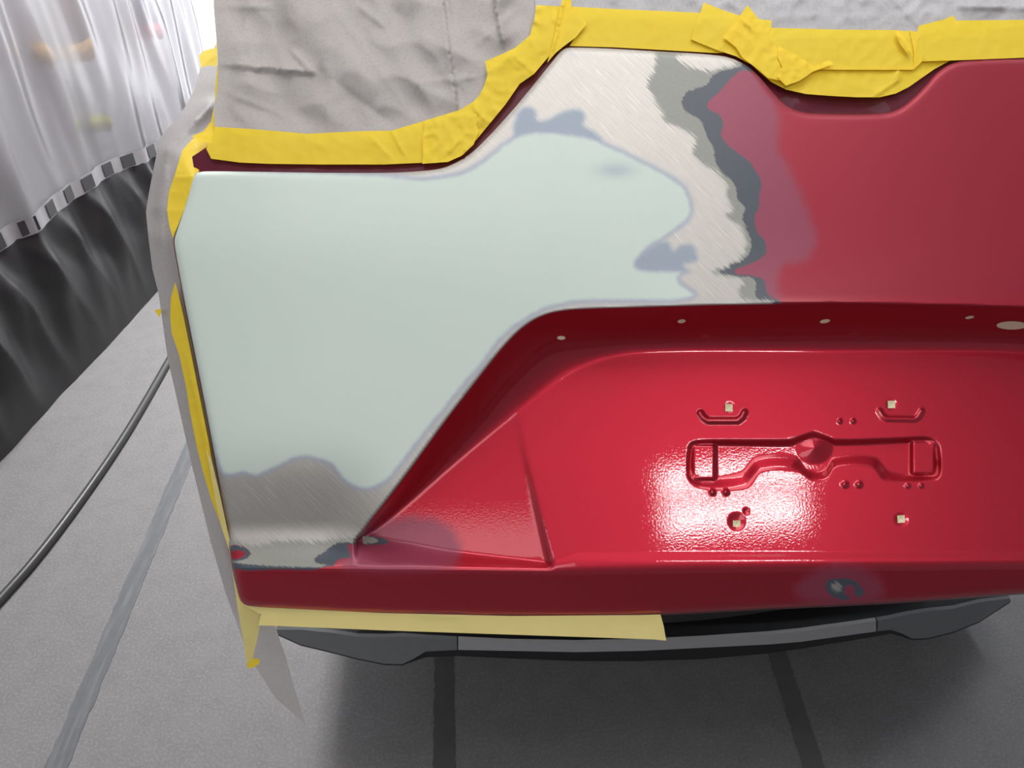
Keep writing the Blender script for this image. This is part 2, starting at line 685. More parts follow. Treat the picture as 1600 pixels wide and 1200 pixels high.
blob('purple_placeholder', 238, 8, 13, 36, plain('purple_shape', (0.09, 0.06, 0.20), 0.5), 'small purple and pink placeholder blurred behind the clear curtain', 'bag',
     plain('pink_shape', (0.70, 0.15, 0.22), 0.5))
blob('brown_placeholder', 112, 26, 17, 46, plain('brown_shape', (0.16, 0.09, 0.06), 0.8), 'brown hanging placeholder with yellow end blurred behind the clear curtain', 'cloth',
     plain('yellow_shape', (0.85, 0.45, 0.04), 0.6))
blob('amber_placeholder', 74, 86, 10, 14, plain('amber_shape', (0.80, 0.42, 0.05), 0.6), 'small amber placeholder on the wall, blurred behind the clear curtain', 'roll')
blob('placeholder', 165, 194, 8, 10, plain('lime_shape', (0.60, 0.62, 0.03), 0.6), 'small lime yellow glove blurred low behind the clear curtain', 'placeholder')

# ------------------------------------------------------------------ floor tapes and hose


def floor_strip(name, pts, wd, mat, label, z=0.0015):
    p = [hit_z(*q) for q in pts]
    d = (p[-1] - p[0]).normalized()
    sd = Vector((d.y, -d.x, 0))
    n = 60
    vs, fs = [], []
    for i in range(n + 1):
        c = p[0].lerp(p[-1], i / n)
        e1 = noise.noise(Vector((i * 0.9, 1.0, wd * 50))) * wd * 0.08
        e2 = noise.noise(Vector((i * 0.9, 7.0, wd * 50))) * wd * 0.08
        for zz in (0.0, z):
            vs.append(c - sd * (wd / 2 + e1) + Vector((0, 0, zz)))
            vs.append(c + sd * (wd / 2 + e2) + Vector((0, 0, zz)))
    for i in range(n):
        k = i * 4
        fs += [(k + 2, k + 3, k + 7, k + 6), (k, k + 2, k + 6, k + 4), (k + 3, k + 1, k + 5, k + 7)]
    o = obj(name, vs, fs, mat, smooth=False)
    return tag(o, label, 'floor tape')


floor_strip('floor_tape', [(75, 1230), (310, 672)], 0.048, M['floor_tape'], 'worn blue-grey tape stripe on the floor between hose and car')
floor_strip('floor_tape', [(694, 1260), (694, 960)], 0.047, M['floor_tape_dark'], 'dark straight floor tape running under the bumper')
floor_strip('floor_tape', [(1291, 1260), (1203, 985)], 0.046, M['floor_tape_faint'], 'dark floor tape on the shaded floor below the tailgate corner spot')

hp = [(-60, 1002), (0, 937), (60, 870), (130, 777), (190, 690), (230, 623), (262, 566), (300, 500), (330, 440)]
cu = bpy.data.curves.new('hose', 'CURVE')
cu.dimensions = '3D'
cu.bevel_depth = 0.0125
cu.bevel_resolution = 4
sp = cu.splines.new('NURBS')
sp.points.add(len(hp) - 1)
sp.use_endpoint_u = True
sp.order_u = 3
for i, q in enumerate(hp):
    v = hit_z(*q, z=0.0125)
    sp.points[i].co = (v.x, v.y, 0.0125, 1)
tmp = bpy.data.objects.new('tmp', cu)
COL.objects.link(tmp)
bpy.context.view_layer.update()
me = bpy.data.meshes.new_from_object(tmp.evaluated_get(bpy.context.evaluated_depsgraph_get()))
bpy.data.objects.remove(tmp)
me.materials.clear()
me.materials.append(plain('dark_hose', (0.06, 0.062, 0.06), 0.35))
me.polygons.foreach_set('use_smooth', [True] * len(me.polygons))
hose = bpy.data.objects.new('air_hose', me)
COL.objects.link(hose)
tag(hose, 'black air hose lying straight along the grey floor', 'hose')

# ------------------------------------------------------------------ the car
XM = 1300.0                      # px column of the tailgate's axis
TOP = [(306, 271), (320, 268), (400, 268.5), (500, 270), (600, 270), (650, 268), (690, 263), (715, 253), (740, 236), (770, 206), (800, 173),
       (830, 137), (855, 106), (872, 85), (880, 77.5), (890, 74.5), (950, 76), (1020, 80), (1090, 84), (1130, 88), (1150, 94), (1170, 105),
       (1188, 122), (1205, 142), (1220, 158), (1235, 169), (1255, 176), (1290, 178.5), (1340, 179), (1385, 177), (1405, 170), (1425, 155),
       (1445, 135), (1462, 116), (1478, 104), (1495, 97), (1520, 93.5), (1560, 91.5), (1600, 91), (1690, 90)]
RIGHT = [(1716, 92), (1728, 100), (1745, 118), (1800, 183), (1860, 248), (1885, 262), (1910, 269), (2000, 272), (2288, 272), (2300, 290),
         (2320, 350), (2328, 380), (2312, 470), (2275, 650), (2250, 780), (2235, 890), (2226, 925), (2212, 935)]
BOT = [(2000, 922), (1800, 916), (1700, 919), (1600, 926), (1400, 940), (1200, 950), (1000, 960.5), (800, 962), (600, 957.5), (450, 950.5), (388, 946)]
LEFT = [(377, 938), (371, 915), (366, 890), (358, 850), (345, 765), (325, 655), (305, 553), (288, 467), (278, 412), (273.5, 385), (273, 374),
        (279, 354), (290, 321), (298, 293), (302, 277)]
OUT = smooth_poly(TOP + RIGHT + BOT + LEFT, 5)

E1 = [(558, 842), (566, 832), (580, 812), (600, 787), (630, 748), (665, 700), (700, 652), (740, 600), (780, 549), (810, 517), (835, 499),
      (860, 489), (890, 484), (930, 482), (1000, 480), (1100, 477), (1200, 475), (1310, 473)]
E2 = [(558, 842), (575, 834), (600, 818), (640, 786), (700, 735), (760, 686), (812, 645), (860, 608), (900, 580), (940, 563), (980, 554),
      (1040, 550), (1130, 549), (1310, 550)]
E1s = smooth_poly(E1, 8, False)
E2s = smooth_poly(E2, 8, False)
R1 = np.vstack([E1s, [(1310, 1100), (558, 1100)]])
R2 = np.vstack([E2s, [(1310, 1100), (558, 1100)]])
P_OUT = smooth_poly([(1074, 705), (1078, 693), (1092, 688), (1200, 687), (1237, 686), (1250, 681), (1272, 674), (1290, 680), (1305, 686),
                     (1400, 684), (1448, 682), (1463, 688), (1469, 700), (1470, 742), (1462, 751), (1382, 751), (1364, 731), (1304, 731),
                     (1294, 746), (1284, 751), (1268, 750), (1248, 737), (1190, 737), (1166, 763), (1095, 763), (1080, 755), (1074, 745)], 5)
P_IN = smooth_poly([(1082, 702), (1090, 696), (1235, 697), (1250, 691), (1272, 685), (1292, 691), (1305, 696), (1445, 692), (1458, 700),
                    (1460, 738), (1390, 736), (1365, 713), (1302, 714), (1290, 733), (1258, 733), (1245, 713), (1182, 714), (1157, 738),
                    (1085, 742)], 5)


def h_main(x, y):
    xm = XM + 60 - np.sqrt((x - XM)**2 + 60.0**2)
    yc = 375 + 0.085 * (xm - 275)
    wd = 9 + np.clip(xm - 275, 0, 900) * 0.09
    h = -MM * (0.20 * softplus(yc - y, wd) + 0.030 * softplus(y - yc, wd))
    h += MM * (0.20 + 0.030) * wd * 0.69 * 0.5
    h -= MM * 0.38 * softplus(y - 725, 25) * sst(700, 560, xm)
    h -= 0.020 * np.clip((600 - xm) / 330, 0, 2)**2
    return h


def seg_u(x, y, pts, r, hgt):
    p = np.array(pts, float)
    d, _, _ = dist_poly(x, y, p, False)
    return hgt * np.clip(1 - (d / r)**2, 0, 1)**1.5


def h_panel(x, y):
    xm = np.where(x > XM, 2 * XM - x, x)
    hm = h_main(x, y)
    hr = -0.060 + (y - 550) * 0.000146
    # sunken triangular facet at the left of the plate recess
    fa, fb = np.array([812.0, 650.0]), np.array([869.0, 888.0])
    fd = (fb - fa) / np.linalg.norm(fb - fa)
    dl = -((xm - fa[0]) * (-fd[1]) + (y - fa[1]) * fd[0]) * -1.0
    dl = (fa[0] + (y - fa[1]) * fd[0] / fd[1]) - xm
    v = np.clip((y - 640) / 230, 0, 1)
    hr = hr - v * 0.0065 * sst(0, 16, dl) - 0.000055 * np.clip(dl, 0, None)
    d1, _, _ = dist_poly(xm, y, E1s, False)
    d1 = np.where(inside(xm, y, R1), d1, -d1)
    d2, _, _ = dist_poly(xm, y, E2s, False)
    d2 = np.where(inside(xm, y, R2), d2, -d2)
    t = np.clip(d1 / np.maximum(d1 - d2, 1e-3), 0, 1)
    t = np.where(d2 >= 0, 1.0, t)
    t = np.where(d1 <= 0, 0.0, t)
    t = 1 - (1 - t)**1.55
    h = hm * (1 - t) + hr * t
    # ledge, ridge and under-turn along the bottom
    yr = np.interp(x, [360, 870, 1200, 1600, 2240], [886, 892, 887, 881, 876])
    yl = np.interp(xm, [360, 540, 600, 700, 855, 868, 900], [815, 812, 840, 859, 878, 874, 862])
    hrg = -0.0095 - 0.020 * np.clip((600 - xm) / 330, 0, 2)**2 * 0.8
    k = np.clip((y - yl) / np.maximum(yr - yl, 1), 0, 1)
    k = k ** np.interp(xm, [540, 640], [2.0, 1.2]) * 0.6 + 0.4 * k * k * (3 - 2 * k)
    lower = h * (1 - k) + hrg * k
    h = np.where(y > yl, lower, h)
    under = hrg - MM * 0.60 * (y - yr)
    a = 3.0
    mx = np.where(y > yr - 12, -a * MM * np.logaddexp(-h / (a * MM), -under / (a * MM)) + a * MM * 0.0, h)
    h = np.where(y > yr - 12, np.minimum(h, mx), h)
    # number-plate pocket
    box = (x > 1060) & (x < 1485) & (y > 600) & (y < 850)
    xs, ys = x[box], y[box]
    do = sdf(xs, ys, P_OUT)
    di = sdf(xs, ys, P_IN)
    tt = np.where(di >= 0, 1.0, np.where(do <= 0, 0.0, do / np.maximum(do - di, 1e-3)))
    tt = tt * tt * (3 - 2 * tt) * 0.6 + tt * 0.4
    add = -0.0078 * tt
    # fade the left pad and right pad back up, and the round boss in the middle
    for (x0, x1, y0, y1, hh) in ((1081, 1118, 694, 750, 0.0052), (1424, 1462, 689, 742, 0.0048)):
        rx = np.maximum(np.abs(xs - (x0 + x1) / 2) - (x1 - x0) / 2 + 5, 0)
        ry = np.maximum(np.abs(ys - (y0 + y1) / 2) - (y1 - y0) / 2 + 5, 0)
        dd = 5 - np.hypot(rx, ry)
        add += hh * sst(-3.5, 4, dd) * tt
    rr = np.hypot((xs - 1272) / 30, (ys - 700) / 26)
    add += 0.006 * np.clip(1 - rr, 0, 1)**1.2
    add += seg_u(xs, ys, [(1094, 645), (1099, 652), (1106, 657), (1152, 657), (1159, 652), (1163, 644)], 6, 0.0030)
    add += seg_u(xs, ys, [(1374, 642), (1379, 650), (1385, 654), (1429, 655), (1435, 651), (1440, 642)], 5.5, 0.0018)
    for (cx, cy, r, hh) in ((1113, 769, 6, 0.0028), (1134, 769, 6, 0.0028), (1312, 658, 4.5, 0.0022), (1333, 658, 4.5, 0.0022),
                            (1320, 757, 6.5, 0.0026), (1342, 757, 6.5, 0.0026), (1418, 759, 4.5, 0.002), (1439, 759, 4.5, 0.002),
                            (1151, 815, 15, -0.0022), (1166, 799, 6, -0.0012), (1408, 812, 12, -0.001), (1140, 637, 10, -0.0008),
                            (1393, 632, 10, -0.0008)):
        q = np.hypot(xs - cx, ys - cy) / r
        add += hh * np.clip(1 - q * q, 0, 1)**1.5
    h = h.copy()
    h[box] += add
    return h


# --- grid: fine over the pocket, coarse off to the right
gx = np.unique(np.concatenate([np.arange(262, 880, 4.0), np.arange(880, 1066, 3.0), np.arange(1066, 1482, 1.7), np.arange(1482, 1660, 4.0),
                               np.arange(1660, 2345, 9.0)]))
gy = np.unique(np.concatenate([np.arange(64, 240, 3.0), np.arange(240, 466, 4.0), np.arange(466, 560, 2.5), np.arange(560, 622, 4.0),
                               np.arange(622, 838, 1.7), np.arange(838, 900, 2.0), np.arange(900, 980, 3.5)]))
GX, GY = np.meshgrid(gx, gy)
x = GX.ravel().copy()
y = GY.ravel().copy()
dO, qx, qy = dist_poly(x, y, OUT)
ins = inside(x, y, OUT)
nxs = len(gx)
sx = np.gradient(gx)[None, :].repeat(len(gy), 0).ravel()
sy = np.gradient(gy)[:, None].repeat(nxs, 1).ravel()
cell = np.maximum(sx, sy)
snap = (~ins & (dO < cell * 1.0)) | (ins & (dO < cell * 0.33))
x[snap] = qx[snap]
y[snap] = qy[snap]
ok = ins | snap
sdO = np.where(snap, 0.0, dO)
hgt = h_panel(x, y)
hgt -= 0.0035 * np.exp(-(sdO / 3.0))           # rolled edge
P = on_panel(x, y, hgt)

# --- paint layers, as distance fields (px) from their outlines
PRIMER = [(296, 264), (400, 265), (520, 267), (600, 271), (660, 276.5), (690, 273), (720, 268), (745, 255), (765, 240), (785, 224), (812, 208),
          (845, 203), (885, 206), (925, 213), (955, 226), (990, 243), (1030, 263), (1058, 280), (1072, 292), (1081, 312), (1083, 330), (1075, 347),
          (1055, 362), (1035, 377), (1015, 388), (1003, 401), (996, 414), (1012, 420), (1050, 420), (1074, 424), (1062, 435), (1078, 449),
          (1089, 460), (1080, 468), (1050, 473), (1000, 473), (940, 473), (895, 475), (870, 480), (850, 486), (828, 498), (800, 517), (780, 536),
          (765, 556), (750, 577), (735, 593), (700, 636), (655, 692), (622, 735), (602, 756), (575, 767), (548, 761), (530, 746), (516, 728),
          (492, 719), (470, 717), (450, 724), (425, 736), (400, 746), (380, 742), (358, 746), (346, 742), (332, 705), (314, 625), (297, 540),
          (281, 460), (270, 408), (264, 376), (272, 350), (284, 318)]
METAL = [(260, 374), (300, 265), (700, 240), (880, 60), (1021, 66), (1024, 87), (1022, 112), (1012, 130), (1020, 150), (1032, 170), (1040, 190),
         (1060, 197), (1080, 207), (1087, 220), (1082, 240), (1097, 255), (1120, 270), (1137, 290), (1135, 305), (1147, 322), (1150, 327),
         (1136, 336), (1150, 347), (1160, 362), (1166, 382), (1162, 397), (1150, 410), (1135, 417), (1115, 425), (1137, 432), (1162, 437),
         (1155, 452), (1160, 467), (1205, 473), (1190, 490), (1000, 500), (890, 505), (840, 525), (800, 560), (720, 660), (640, 770), (590, 830), (568, 836), (556, 838), (530, 842), (505, 846), (485, 847), (450, 845), (415, 848),
         (395, 852), (370, 846), (350, 840), (330, 780)]
METAL2 = [(1058, 88), (1066, 98), (1084, 107), (1108, 111), (1130, 105), (1150, 100), (1140, 84), (1100, 78)]
OLIVE = [(1000, 60), (1130, 70), (1160, 99), (1158, 104), (1130, 110), (1112, 120), (1105, 132), (1077, 142), (1065, 157), (1070, 172), (1090, 185),
         (1100, 200), (1105, 215), (1115, 232), (1117, 247), (1125, 267), (1142, 280), (1150, 295), (1152, 310), (1164, 325), (1160, 342),
         (1167, 357), (1174, 382), (1170, 397), (1155, 410), (1125, 423), (1150, 431), (1177, 435), (1181, 445), (1182, 465), (1210, 472),
         (1150, 474), (1080, 440), (1080, 340), (1020, 200)]
OLIVE_LOW = [(350, 800), (372, 828), (415, 828), (540, 825), (562, 836), (585, 841), (592, 846), (575, 849), (545, 848), (526, 849), (508, 861), (491, 877),
             (512, 883), (475, 886), (420, 884), (362, 878), (364, 872), (380, 872), (388, 868), (389, 861), (380, 857), (366, 856), (350, 856)]
DARK = [(1000, 60), (1150, 80), (1176, 110), (1158, 110), (1140, 125), (1125, 142), (1107, 160), (1106, 170), (1125, 180), (1130, 195), (1126, 210),
        (1137, 225), (1155, 240), (1170, 252), (1180, 266), (1188, 280), (1190, 292), (1187, 305), (1185, 327), (1179, 337), (1182, 360), (1195, 377),
        (1197, 395), (1187, 405), (1165, 415), (1147, 425), (1170, 430), (1190, 435), (1196, 445), (1200, 460), (1220, 474), (1150, 476),
        (1080, 440), (1080, 340), (1020, 200)]
DARK_LOW = [(505, 850), (530, 845), (557, 837), (587, 839), (608, 846), (597, 851), (572, 851), (543, 851), (545, 857), (547, 870), (526, 875), (521, 884),
            (480, 885), (492, 872)]
DARK_RING = [(360, 853), (382, 855), (391, 861), (390, 870), (380, 874), (360, 875)]
RED_RING = [(360, 862), (375, 860), (384, 864), (378, 870), (360, 873)]
DARK_EDGE = [(360, 870), (440, 874), (500, 876), (500, 889), (440, 890), (360, 888)]
MATTE = [(1000, 60), (1160, 90), (1195, 135), (1217, 180), (1215, 232), (1232, 262), (1250, 300), (1267, 345), (1275, 375), (1260, 405), (1225, 415),
         (1215, 440), (1215, 472), (1080, 440), (1080, 300), (1020, 200)]
MATTE_LOW = [(540, 860), (560, 832), (640, 808), (690, 815), (715, 840), (720, 870), (700, 890), (540, 890)]
MATTE_C = [(1240, 925), (1262, 900), (1300, 885), (1345, 888), (1375, 905), (1382, 925), (1370, 940), (1330, 946), (1280, 943)]
C_OUT = [(1289, 917), (1294, 907), (1306, 904), (1322, 904), (1334, 906), (1343, 914), (1349, 922), (1348, 930), (1341, 933), (1334, 928), (1336, 920), (1327, 914),
         (1320, 919), (1322, 929), (1330, 934), (1320, 938), (1305, 934), (1294, 927)]
C_CORE = [(1300, 915), (1308, 911), (1314, 916), (1313, 923), (1305, 923)]
THIN = [(804, 212), (806, 182), (814, 170), (828, 167), (837, 174), (840, 188), (858, 186), (872, 178), (888, 172), (905, 171), (915, 182), (911, 195),
        (930, 206), (940, 222), (880, 216), (830, 214)]
THIN2 = [(985, 418), (1001, 398), (1022, 382), (1045, 378), (1052, 392), (1060, 385), (1080, 382), (1088, 395), (1088, 408), (1068, 414), (1080, 424), (1020, 424)]

near = (x > 255) & (x < 1420)


def lay(*polys):
    v = np.full(x.shape, -200.0)
    for p in polys:
        p = smooth_poly(p, 5)
        m = near & (x > p[:, 0].min() - 80) & (x < p[:, 0].max() + 80) & (y > p[:, 1].min() - 80) & (y < p[:, 1].max() + 80)
        q = np.full(x.shape, -200.0)
        q[m] = sdf(x[m], y[m], p)
        v = np.maximum(v, q)
    return v


rr = lay(RED_RING)
at = {
    'primer': lay(PRIMER),
    'metal': lay(METAL, METAL2, C_CORE),
    'olive': np.minimum(lay(OLIVE, OLIVE_LOW), -lay(DARK_RING)),
    'dark': np.minimum(lay(DARK, DARK_LOW, DARK_RING, DARK_EDGE, C_OUT), -rr),
    'matte': lay(MATTE, MATTE_LOW, MATTE_C),
    'thin': lay(THIN, THIN2),
}
# keep every bare layer off the recessed strip
d1c, _, _ = dist_poly(x, y, E1s, False)
low = inside(x, y, R1) & (y < 835)
at['recess'] = np.where((y < 838) | (x < 570), np.where(inside(x, y, R1), d1c, -d1c), -50.0)
at['rub'] = np.exp(-(((x - 962) / 30)**2 + ((y - 266) / 11)**2)) + 0.5 * np.exp(-(((x - 895) / 8)**2 + ((y - 86) / 4)**2))
at['gloss'] = sst(455, 500, y + np.where(x < 860, -400 * sst(0, 1, (~inside(x, y, R1)).astype(float)), 0))
at['gloss'] = np.clip(at['gloss'] * (1 - 0.35 * sst(560, 700, 900 - x) * 0), 0, 1)

idx = np.arange(len(x)).reshape(GX.shape)
a, b, c, d = idx[:-1, :-1].ravel(), idx[1:, :-1].ravel(), idx[1:, 1:].ravel(), idx[:-1, 1:].ravel()
quads = np.stack([a, b, c, d], 1)
quads = quads[ok[quads].all(1)]
# drop collapsed cells
e1 = P[quads[:, 2]] - P[quads[:, 0]]
e2 = P[quads[:, 3]] - P[quads[:, 1]]
quads = quads[np.linalg.norm(np.cross(e1, e2), axis=1) > 1e-10]
# smooth normals of the whole skin, shared by the separate paint areas
fnrm = np.cross(P[quads[:, 2]] - P[quads[:, 0]], P[quads[:, 3]] - P[quads[:, 1]])
vn = np.zeros_like(P)
for j in range(4):
    np.add.at(vn, quads[:, j], fnrm)
vn /= np.maximum(np.linalg.norm(vn, axis=1), 1e-12)[:, None]
if vn[ins].mean(0) @ PN < 0:
    vn = -vn
    quads = quads[:, ::-1]

car = empty('car', (0.3, 1.3, 0))
tag(car, 'dark red hatchback with raised tailgate sanded for repair and masked with paper', 'car')


def skin(name, q, parent):
    used, inv = np.unique(q, return_inverse=True)
    me = bpy.data.meshes.new(name)
    q2 = inv.reshape(q.shape)
    me.from_pydata(P[used].tolist(), [], q2.tolist())
    me.update()
    me.polygons.foreach_set('use_smooth', [True] * len(me.polygons))
    for k, v in at.items():
        at_ = me.attributes.new(k, 'FLOAT', 'POINT')
        at_.data.foreach_set('value', v[used].astype(np.float32))
    uvl = me.uv_layers.new(name='panel')
    uvv = np.stack([x[used] / 100, -y[used] / 100], 1)[q2.ravel()]
    uvl.data.foreach_set('uv', uvv.astype(np.float32).ravel())
    me.normals_split_custom_set_from_vertices(vn[used].tolist())
    me.materials.append(M['panel'])
    o = bpy.data.objects.new(name, me)
    COL.objects.link(o)
    return keep(o, parent) if parent.type == 'EMPTY' else setpar(o, parent)


def setpar(o, p):
    o.parent = p
    o.matrix_parent_inverse = Matrix.Translation(car.location).inverted() @ Matrix.Identity(4)
    # the parent's own world matrix is the identity, so nothing has to be undone
    o.matrix_parent_inverse = Matrix.Identity(4)
    return o


fc = {k: at[k][quads].mean(1) for k in at}
for k in ('primer', 'metal', 'thin', 'olive', 'dark'):
    fc[k] = np.minimum(fc[k], -fc['recess'])
is_p = fc['primer'] > 4
is_m = ~is_p & ((fc['metal'] > 0) | (fc['primer'] > -4) | (fc['thin'] > 0))
is_u = ~is_p & ~is_m & ((fc['olive'] > 0) | (fc['dark'] > 0))
is_r = ~(is_p | is_m | is_u)
tg = skin('tailgate', quads[is_r], car)
tg['label'] = 'dark red painted tailgate skin'
skin('primer_patch', quads[is_p], tg)['label'] = 'pale green primer patch'
skin('bare_metal_patch', quads[is_m], tg)['label'] = 'sanded bare metal'
qc = x[quads].mean(1), y[quads].mean(1)
for nm_, sel, lb in (('undercoat_band', qc[1] < 600, 'grey and navy undercoat band beside the red paint'),
                     ('undercoat_band', (qc[1] > 600) & (qc[0] < 460), 'small navy undercoat ring at the lower left corner'),
                     ('undercoat_band', (qc[1] > 600) & (qc[0] >= 460) & (qc[0] < 900), 'navy undercoat band at the lower crease'),
                     ('sanded_spot', (qc[1] > 600) & (qc[0] > 900), 'navy C shaped sanded through spot')):
    if (is_u & sel).any():
        skin(nm_, quads[is_u & sel], tg)['label'] = lb

# turned-back edge of the skin and the inner panel behind it
ho = h_panel(OUT[:, 0], OUT[:, 1]) - 0.0035
n = len(OUT)
cen = np.array([XM, 560])
vs = []
for dh, grow in ((0.0, 0.0), (-0.004, -0.8), (-0.022, -3.0)):
    q = OUT + (cen - OUT) / np.linalg.norm(cen - OUT, axis=1)[:, None] * (-grow) * -1.0
    vs.append(on_panel(q[:, 0], q[:, 1], ho + dh))
vs = np.vstack(vs)
fs = []
for k in range(2):
    for i in range(n):
        j = (i + 1) % n
        fs.append((k * n + i, k * n + j, (k + 1) * n + j, (k + 1) * n + i))
setpar(obj('tailgate_edge', vs, fs, M['inner']), tg)
vb = on_panel(OUT[:, 0], OUT[:, 1], np.minimum(ho - 0.022, -0.075))
vb = np.vstack([vs[2 * n:], vb])
fs = [(i, (i + 1) % n, n + (i + 1) % n, n + i) for i in range(n)]
fs.append(tuple(range(n, 2 * n)))
setpar(obj('inner_panel', vb, fs, M['inner'], smooth=False), tg)


def sheet(name, poly, hf, spacing, mat, crinkle=None, step=None, calm=1.0):
    """thin sheet cut to an outline, with its own relief"""
    p = np.array(poly, float) if step is None else smooth_poly(poly, step)
    # subdivide the outline
    pts = []
    for i in range(len(p)):
        a_, b_ = p[i], p[(i + 1) % len(p)]
        m = max(1, int(np.linalg.norm(b_ - a_) / spacing))
        for k in range(m):
            pts.append(a_ + (b_ - a_) * k / m)
    p = np.array(pts)
    gx_, gy_ = np.meshgrid(np.arange(p[:, 0].min(), p[:, 0].max(), spacing), np.arange(p[:, 1].min(), p[:, 1].max(), spacing * 0.9))
    gx_ = gx_ + (np.arange(gx_.shape[0]) % 2)[:, None] * spacing / 2
    gx_ = gx_.ravel() + rng.uniform(-0.2, 0.2, gx_.size) * spacing
    gy_ = gy_.ravel() + rng.uniform(-0.2, 0.2, gy_.size) * spacing
    s_ = sdf(gx_, gy_, p)
    m_ = s_ > spacing * 0.45
    allp = np.vstack([p, np.stack([gx_[m_], gy_[m_]], 1)])
    r = delaunay_2d_cdt([Vector(q) for q in allp], [], [list(range(len(p)))], 1, 1e-4)
    v2 = np.array([tuple(v) for v in r[0]])
    hh = hf(v2[:, 0], v2[:, 1])
    if crinkle:
        hh = hh + crinkle(v2[:, 0], v2[:, 1]) * (calm + (1 - calm) * sst(4, 45, np.abs(sdf(v2[:, 0], v2[:, 1], p))))
    w3 = on_panel(v2[:, 0], v2[:, 1], hh)
    return obj(name, w3, r[2], mat)


def vnoise(x_, y_, sc, seed, stretch=(1, 1), rot=0.0):
    c_, s_ = math.cos(rot), math.sin(rot)
    u = (x_ * c_ + y_ * s_) / sc / stretch[0]
    v = (-x_ * s_ + y_ * c_) / sc / stretch[1]
    return np.array([noise.noise(Vector((a_, b_, seed))) for a_, b_ in zip(u, v)])


def facets(x_, y_, sc, seed, amp):
    """crumpled facets: folded noise"""
    r = 1 - np.abs(vnoise(x_, y_, sc, seed)) * 2.5
    r += 0.5 * (1 - np.abs(vnoise(x_, y_, sc * 0.5, seed + 3)) * 2.5)
    return amp * r


def crease(x_, y_, p0, p1, up, wl, wr):
    """a folded ridge along p0-p1, steep on one side"""
    p0, p1 = np.array(p0, float), np.array(p1, float)
    d_ = (p1 - p0) / np.linalg.norm(p1 - p0)
    L = np.linalg.norm(p1 - p0)
    al = (x_ - p0[0]) * d_[0] + (y_ - p0[1]) * d_[1]
    ac = -(x_ - p0[0]) * d_[1] + (y_ - p0[1]) * d_[0]
    f = np.where(ac > 0, np.exp(-ac / wr), np.exp(ac / wl))
    e = sst(-15, 10, al) * sst(L + 15, L - 10, al)
    return up * f * e


# channel behind the top edge (for tape to stick on)
top_s = smooth_poly(TOP[:-1], 6, False)
CH = [tuple(p + np.array([0, 9])) for p in top_s[::2]]
CH_top = [(1600, 40), (1480, 60), (1420, 100), (1260, 100), (1200, 70), (1130, 40), (870, 30), (800, 100), (740, 170), (690, 215), (600, 225), (330, 225), (300, 245)]


def h_chan(x_, y_):
    dip = np.exp(-(((x_ - 1322) / 70)**2 + ((y_ - 165) / 30)**2))
    return h_main(x_, y_) - 0.010 - 0.004 * dip


o = sheet('window_channel', CH + CH_top, h_chan, 9, M['channel'], lambda x_, y_: crease(x_, y_, (1240, 155), (1262, 172), 0.004, 5, 3) +
          crease(x_, y_, (1372, 155), (1400, 172), 0.003, 4, 4))
setpar(o, tg)['label'] = 'dark red channel behind the top edge'

# plate nuts, plugs in the ledge
for (cx, cy) in ((1139, 637), (1393, 632), (1151, 819), (1408, 811)):
    k = 6.0
    rot = random.uniform(-0.08, 0.08)
    cs = []
    for (ux, uy) in ((-k, -k), (k, -k), (k, k), (-k, k)):
        cs.append((cx + ux * math.cos(rot) - uy * math.sin(rot), cy + ux * math.sin(rot) + uy * math.cos(rot)))
    cs = np.array(cs)
    hc = float(h_panel(np.array([cx + 0.0]), np.array([cy + 0.0]))[0])
    lo = on_panel(cs[:, 0], cs[:, 1], np.full(4, hc - 0.003))
    hi = on_panel(cx + (cs[:, 0] - cx) * 0.96, cy + (cs[:, 1] - cy) * 0.96, np.full(4, hc + 0.0016))
    ce = on_panel(np.array([cx]), np.array([cy]), np.array([hc + 0.0007]))
    o = obj('plate_nut', np.vstack([lo, hi, ce]), [(0, 1, 5, 4), (1, 2, 6, 5), (2, 3, 7, 6), (3, 0, 4, 7), (4, 5, 8), (5, 6, 8), (6, 7, 8), (7, 4, 8)],
            M['nut'], smooth=False)
    setpar(o, tg)['label'] = 'cream square plate nut'
for (cx, cy, rx, ry, rot) in ((877, 528, 6.5, 3, 0), (1065, 502, 6.2, 3, -8), (1289, 502, 8, 3, -10), (1515, 496, 7, 2.3, -10), (1581, 508.5, 24, 6.5, 0)):
    th = np.linspace(0, 2 * np.pi, 24, endpoint=False)
    r_ = math.radians(rot)
    qx_ = cx + rx * np.cos(th) * math.cos(r_) - ry * np.sin(th) * math.sin(r_)
    qy_ = cy + rx * np.cos(th) * math.sin(r_) + ry * np.sin(th) * math.cos(r_)
    hh = h_panel(qx_, qy_)
    up = on_panel(qx_, qy_, hh + 0.0012)
    dn = on_panel(qx_, qy_, hh - 0.002)
    m = len(th)
    o = obj('ledge_plug', np.vstack([up, dn]), [tuple(range(m))] + [(i, (i + 1) % m, m + (i + 1) % m, m + i) for i in range(m)], M['hole'], smooth=False)
    setpar(o, tg)['label'] = 'pale beige hole in the dark ledge'

# --- bumper, sill and body below
XC = 0.34


def hit_curve(px, py, off):
    d = Vector(ray(px, py))
    yb = 0.80
    for _ in range(12):
        k = yb / d.y
        X = d.x * k
        yb = 0.70 + 0.30 * (X - XC)**2 + off
    return CAM + d * (yb / d.y)


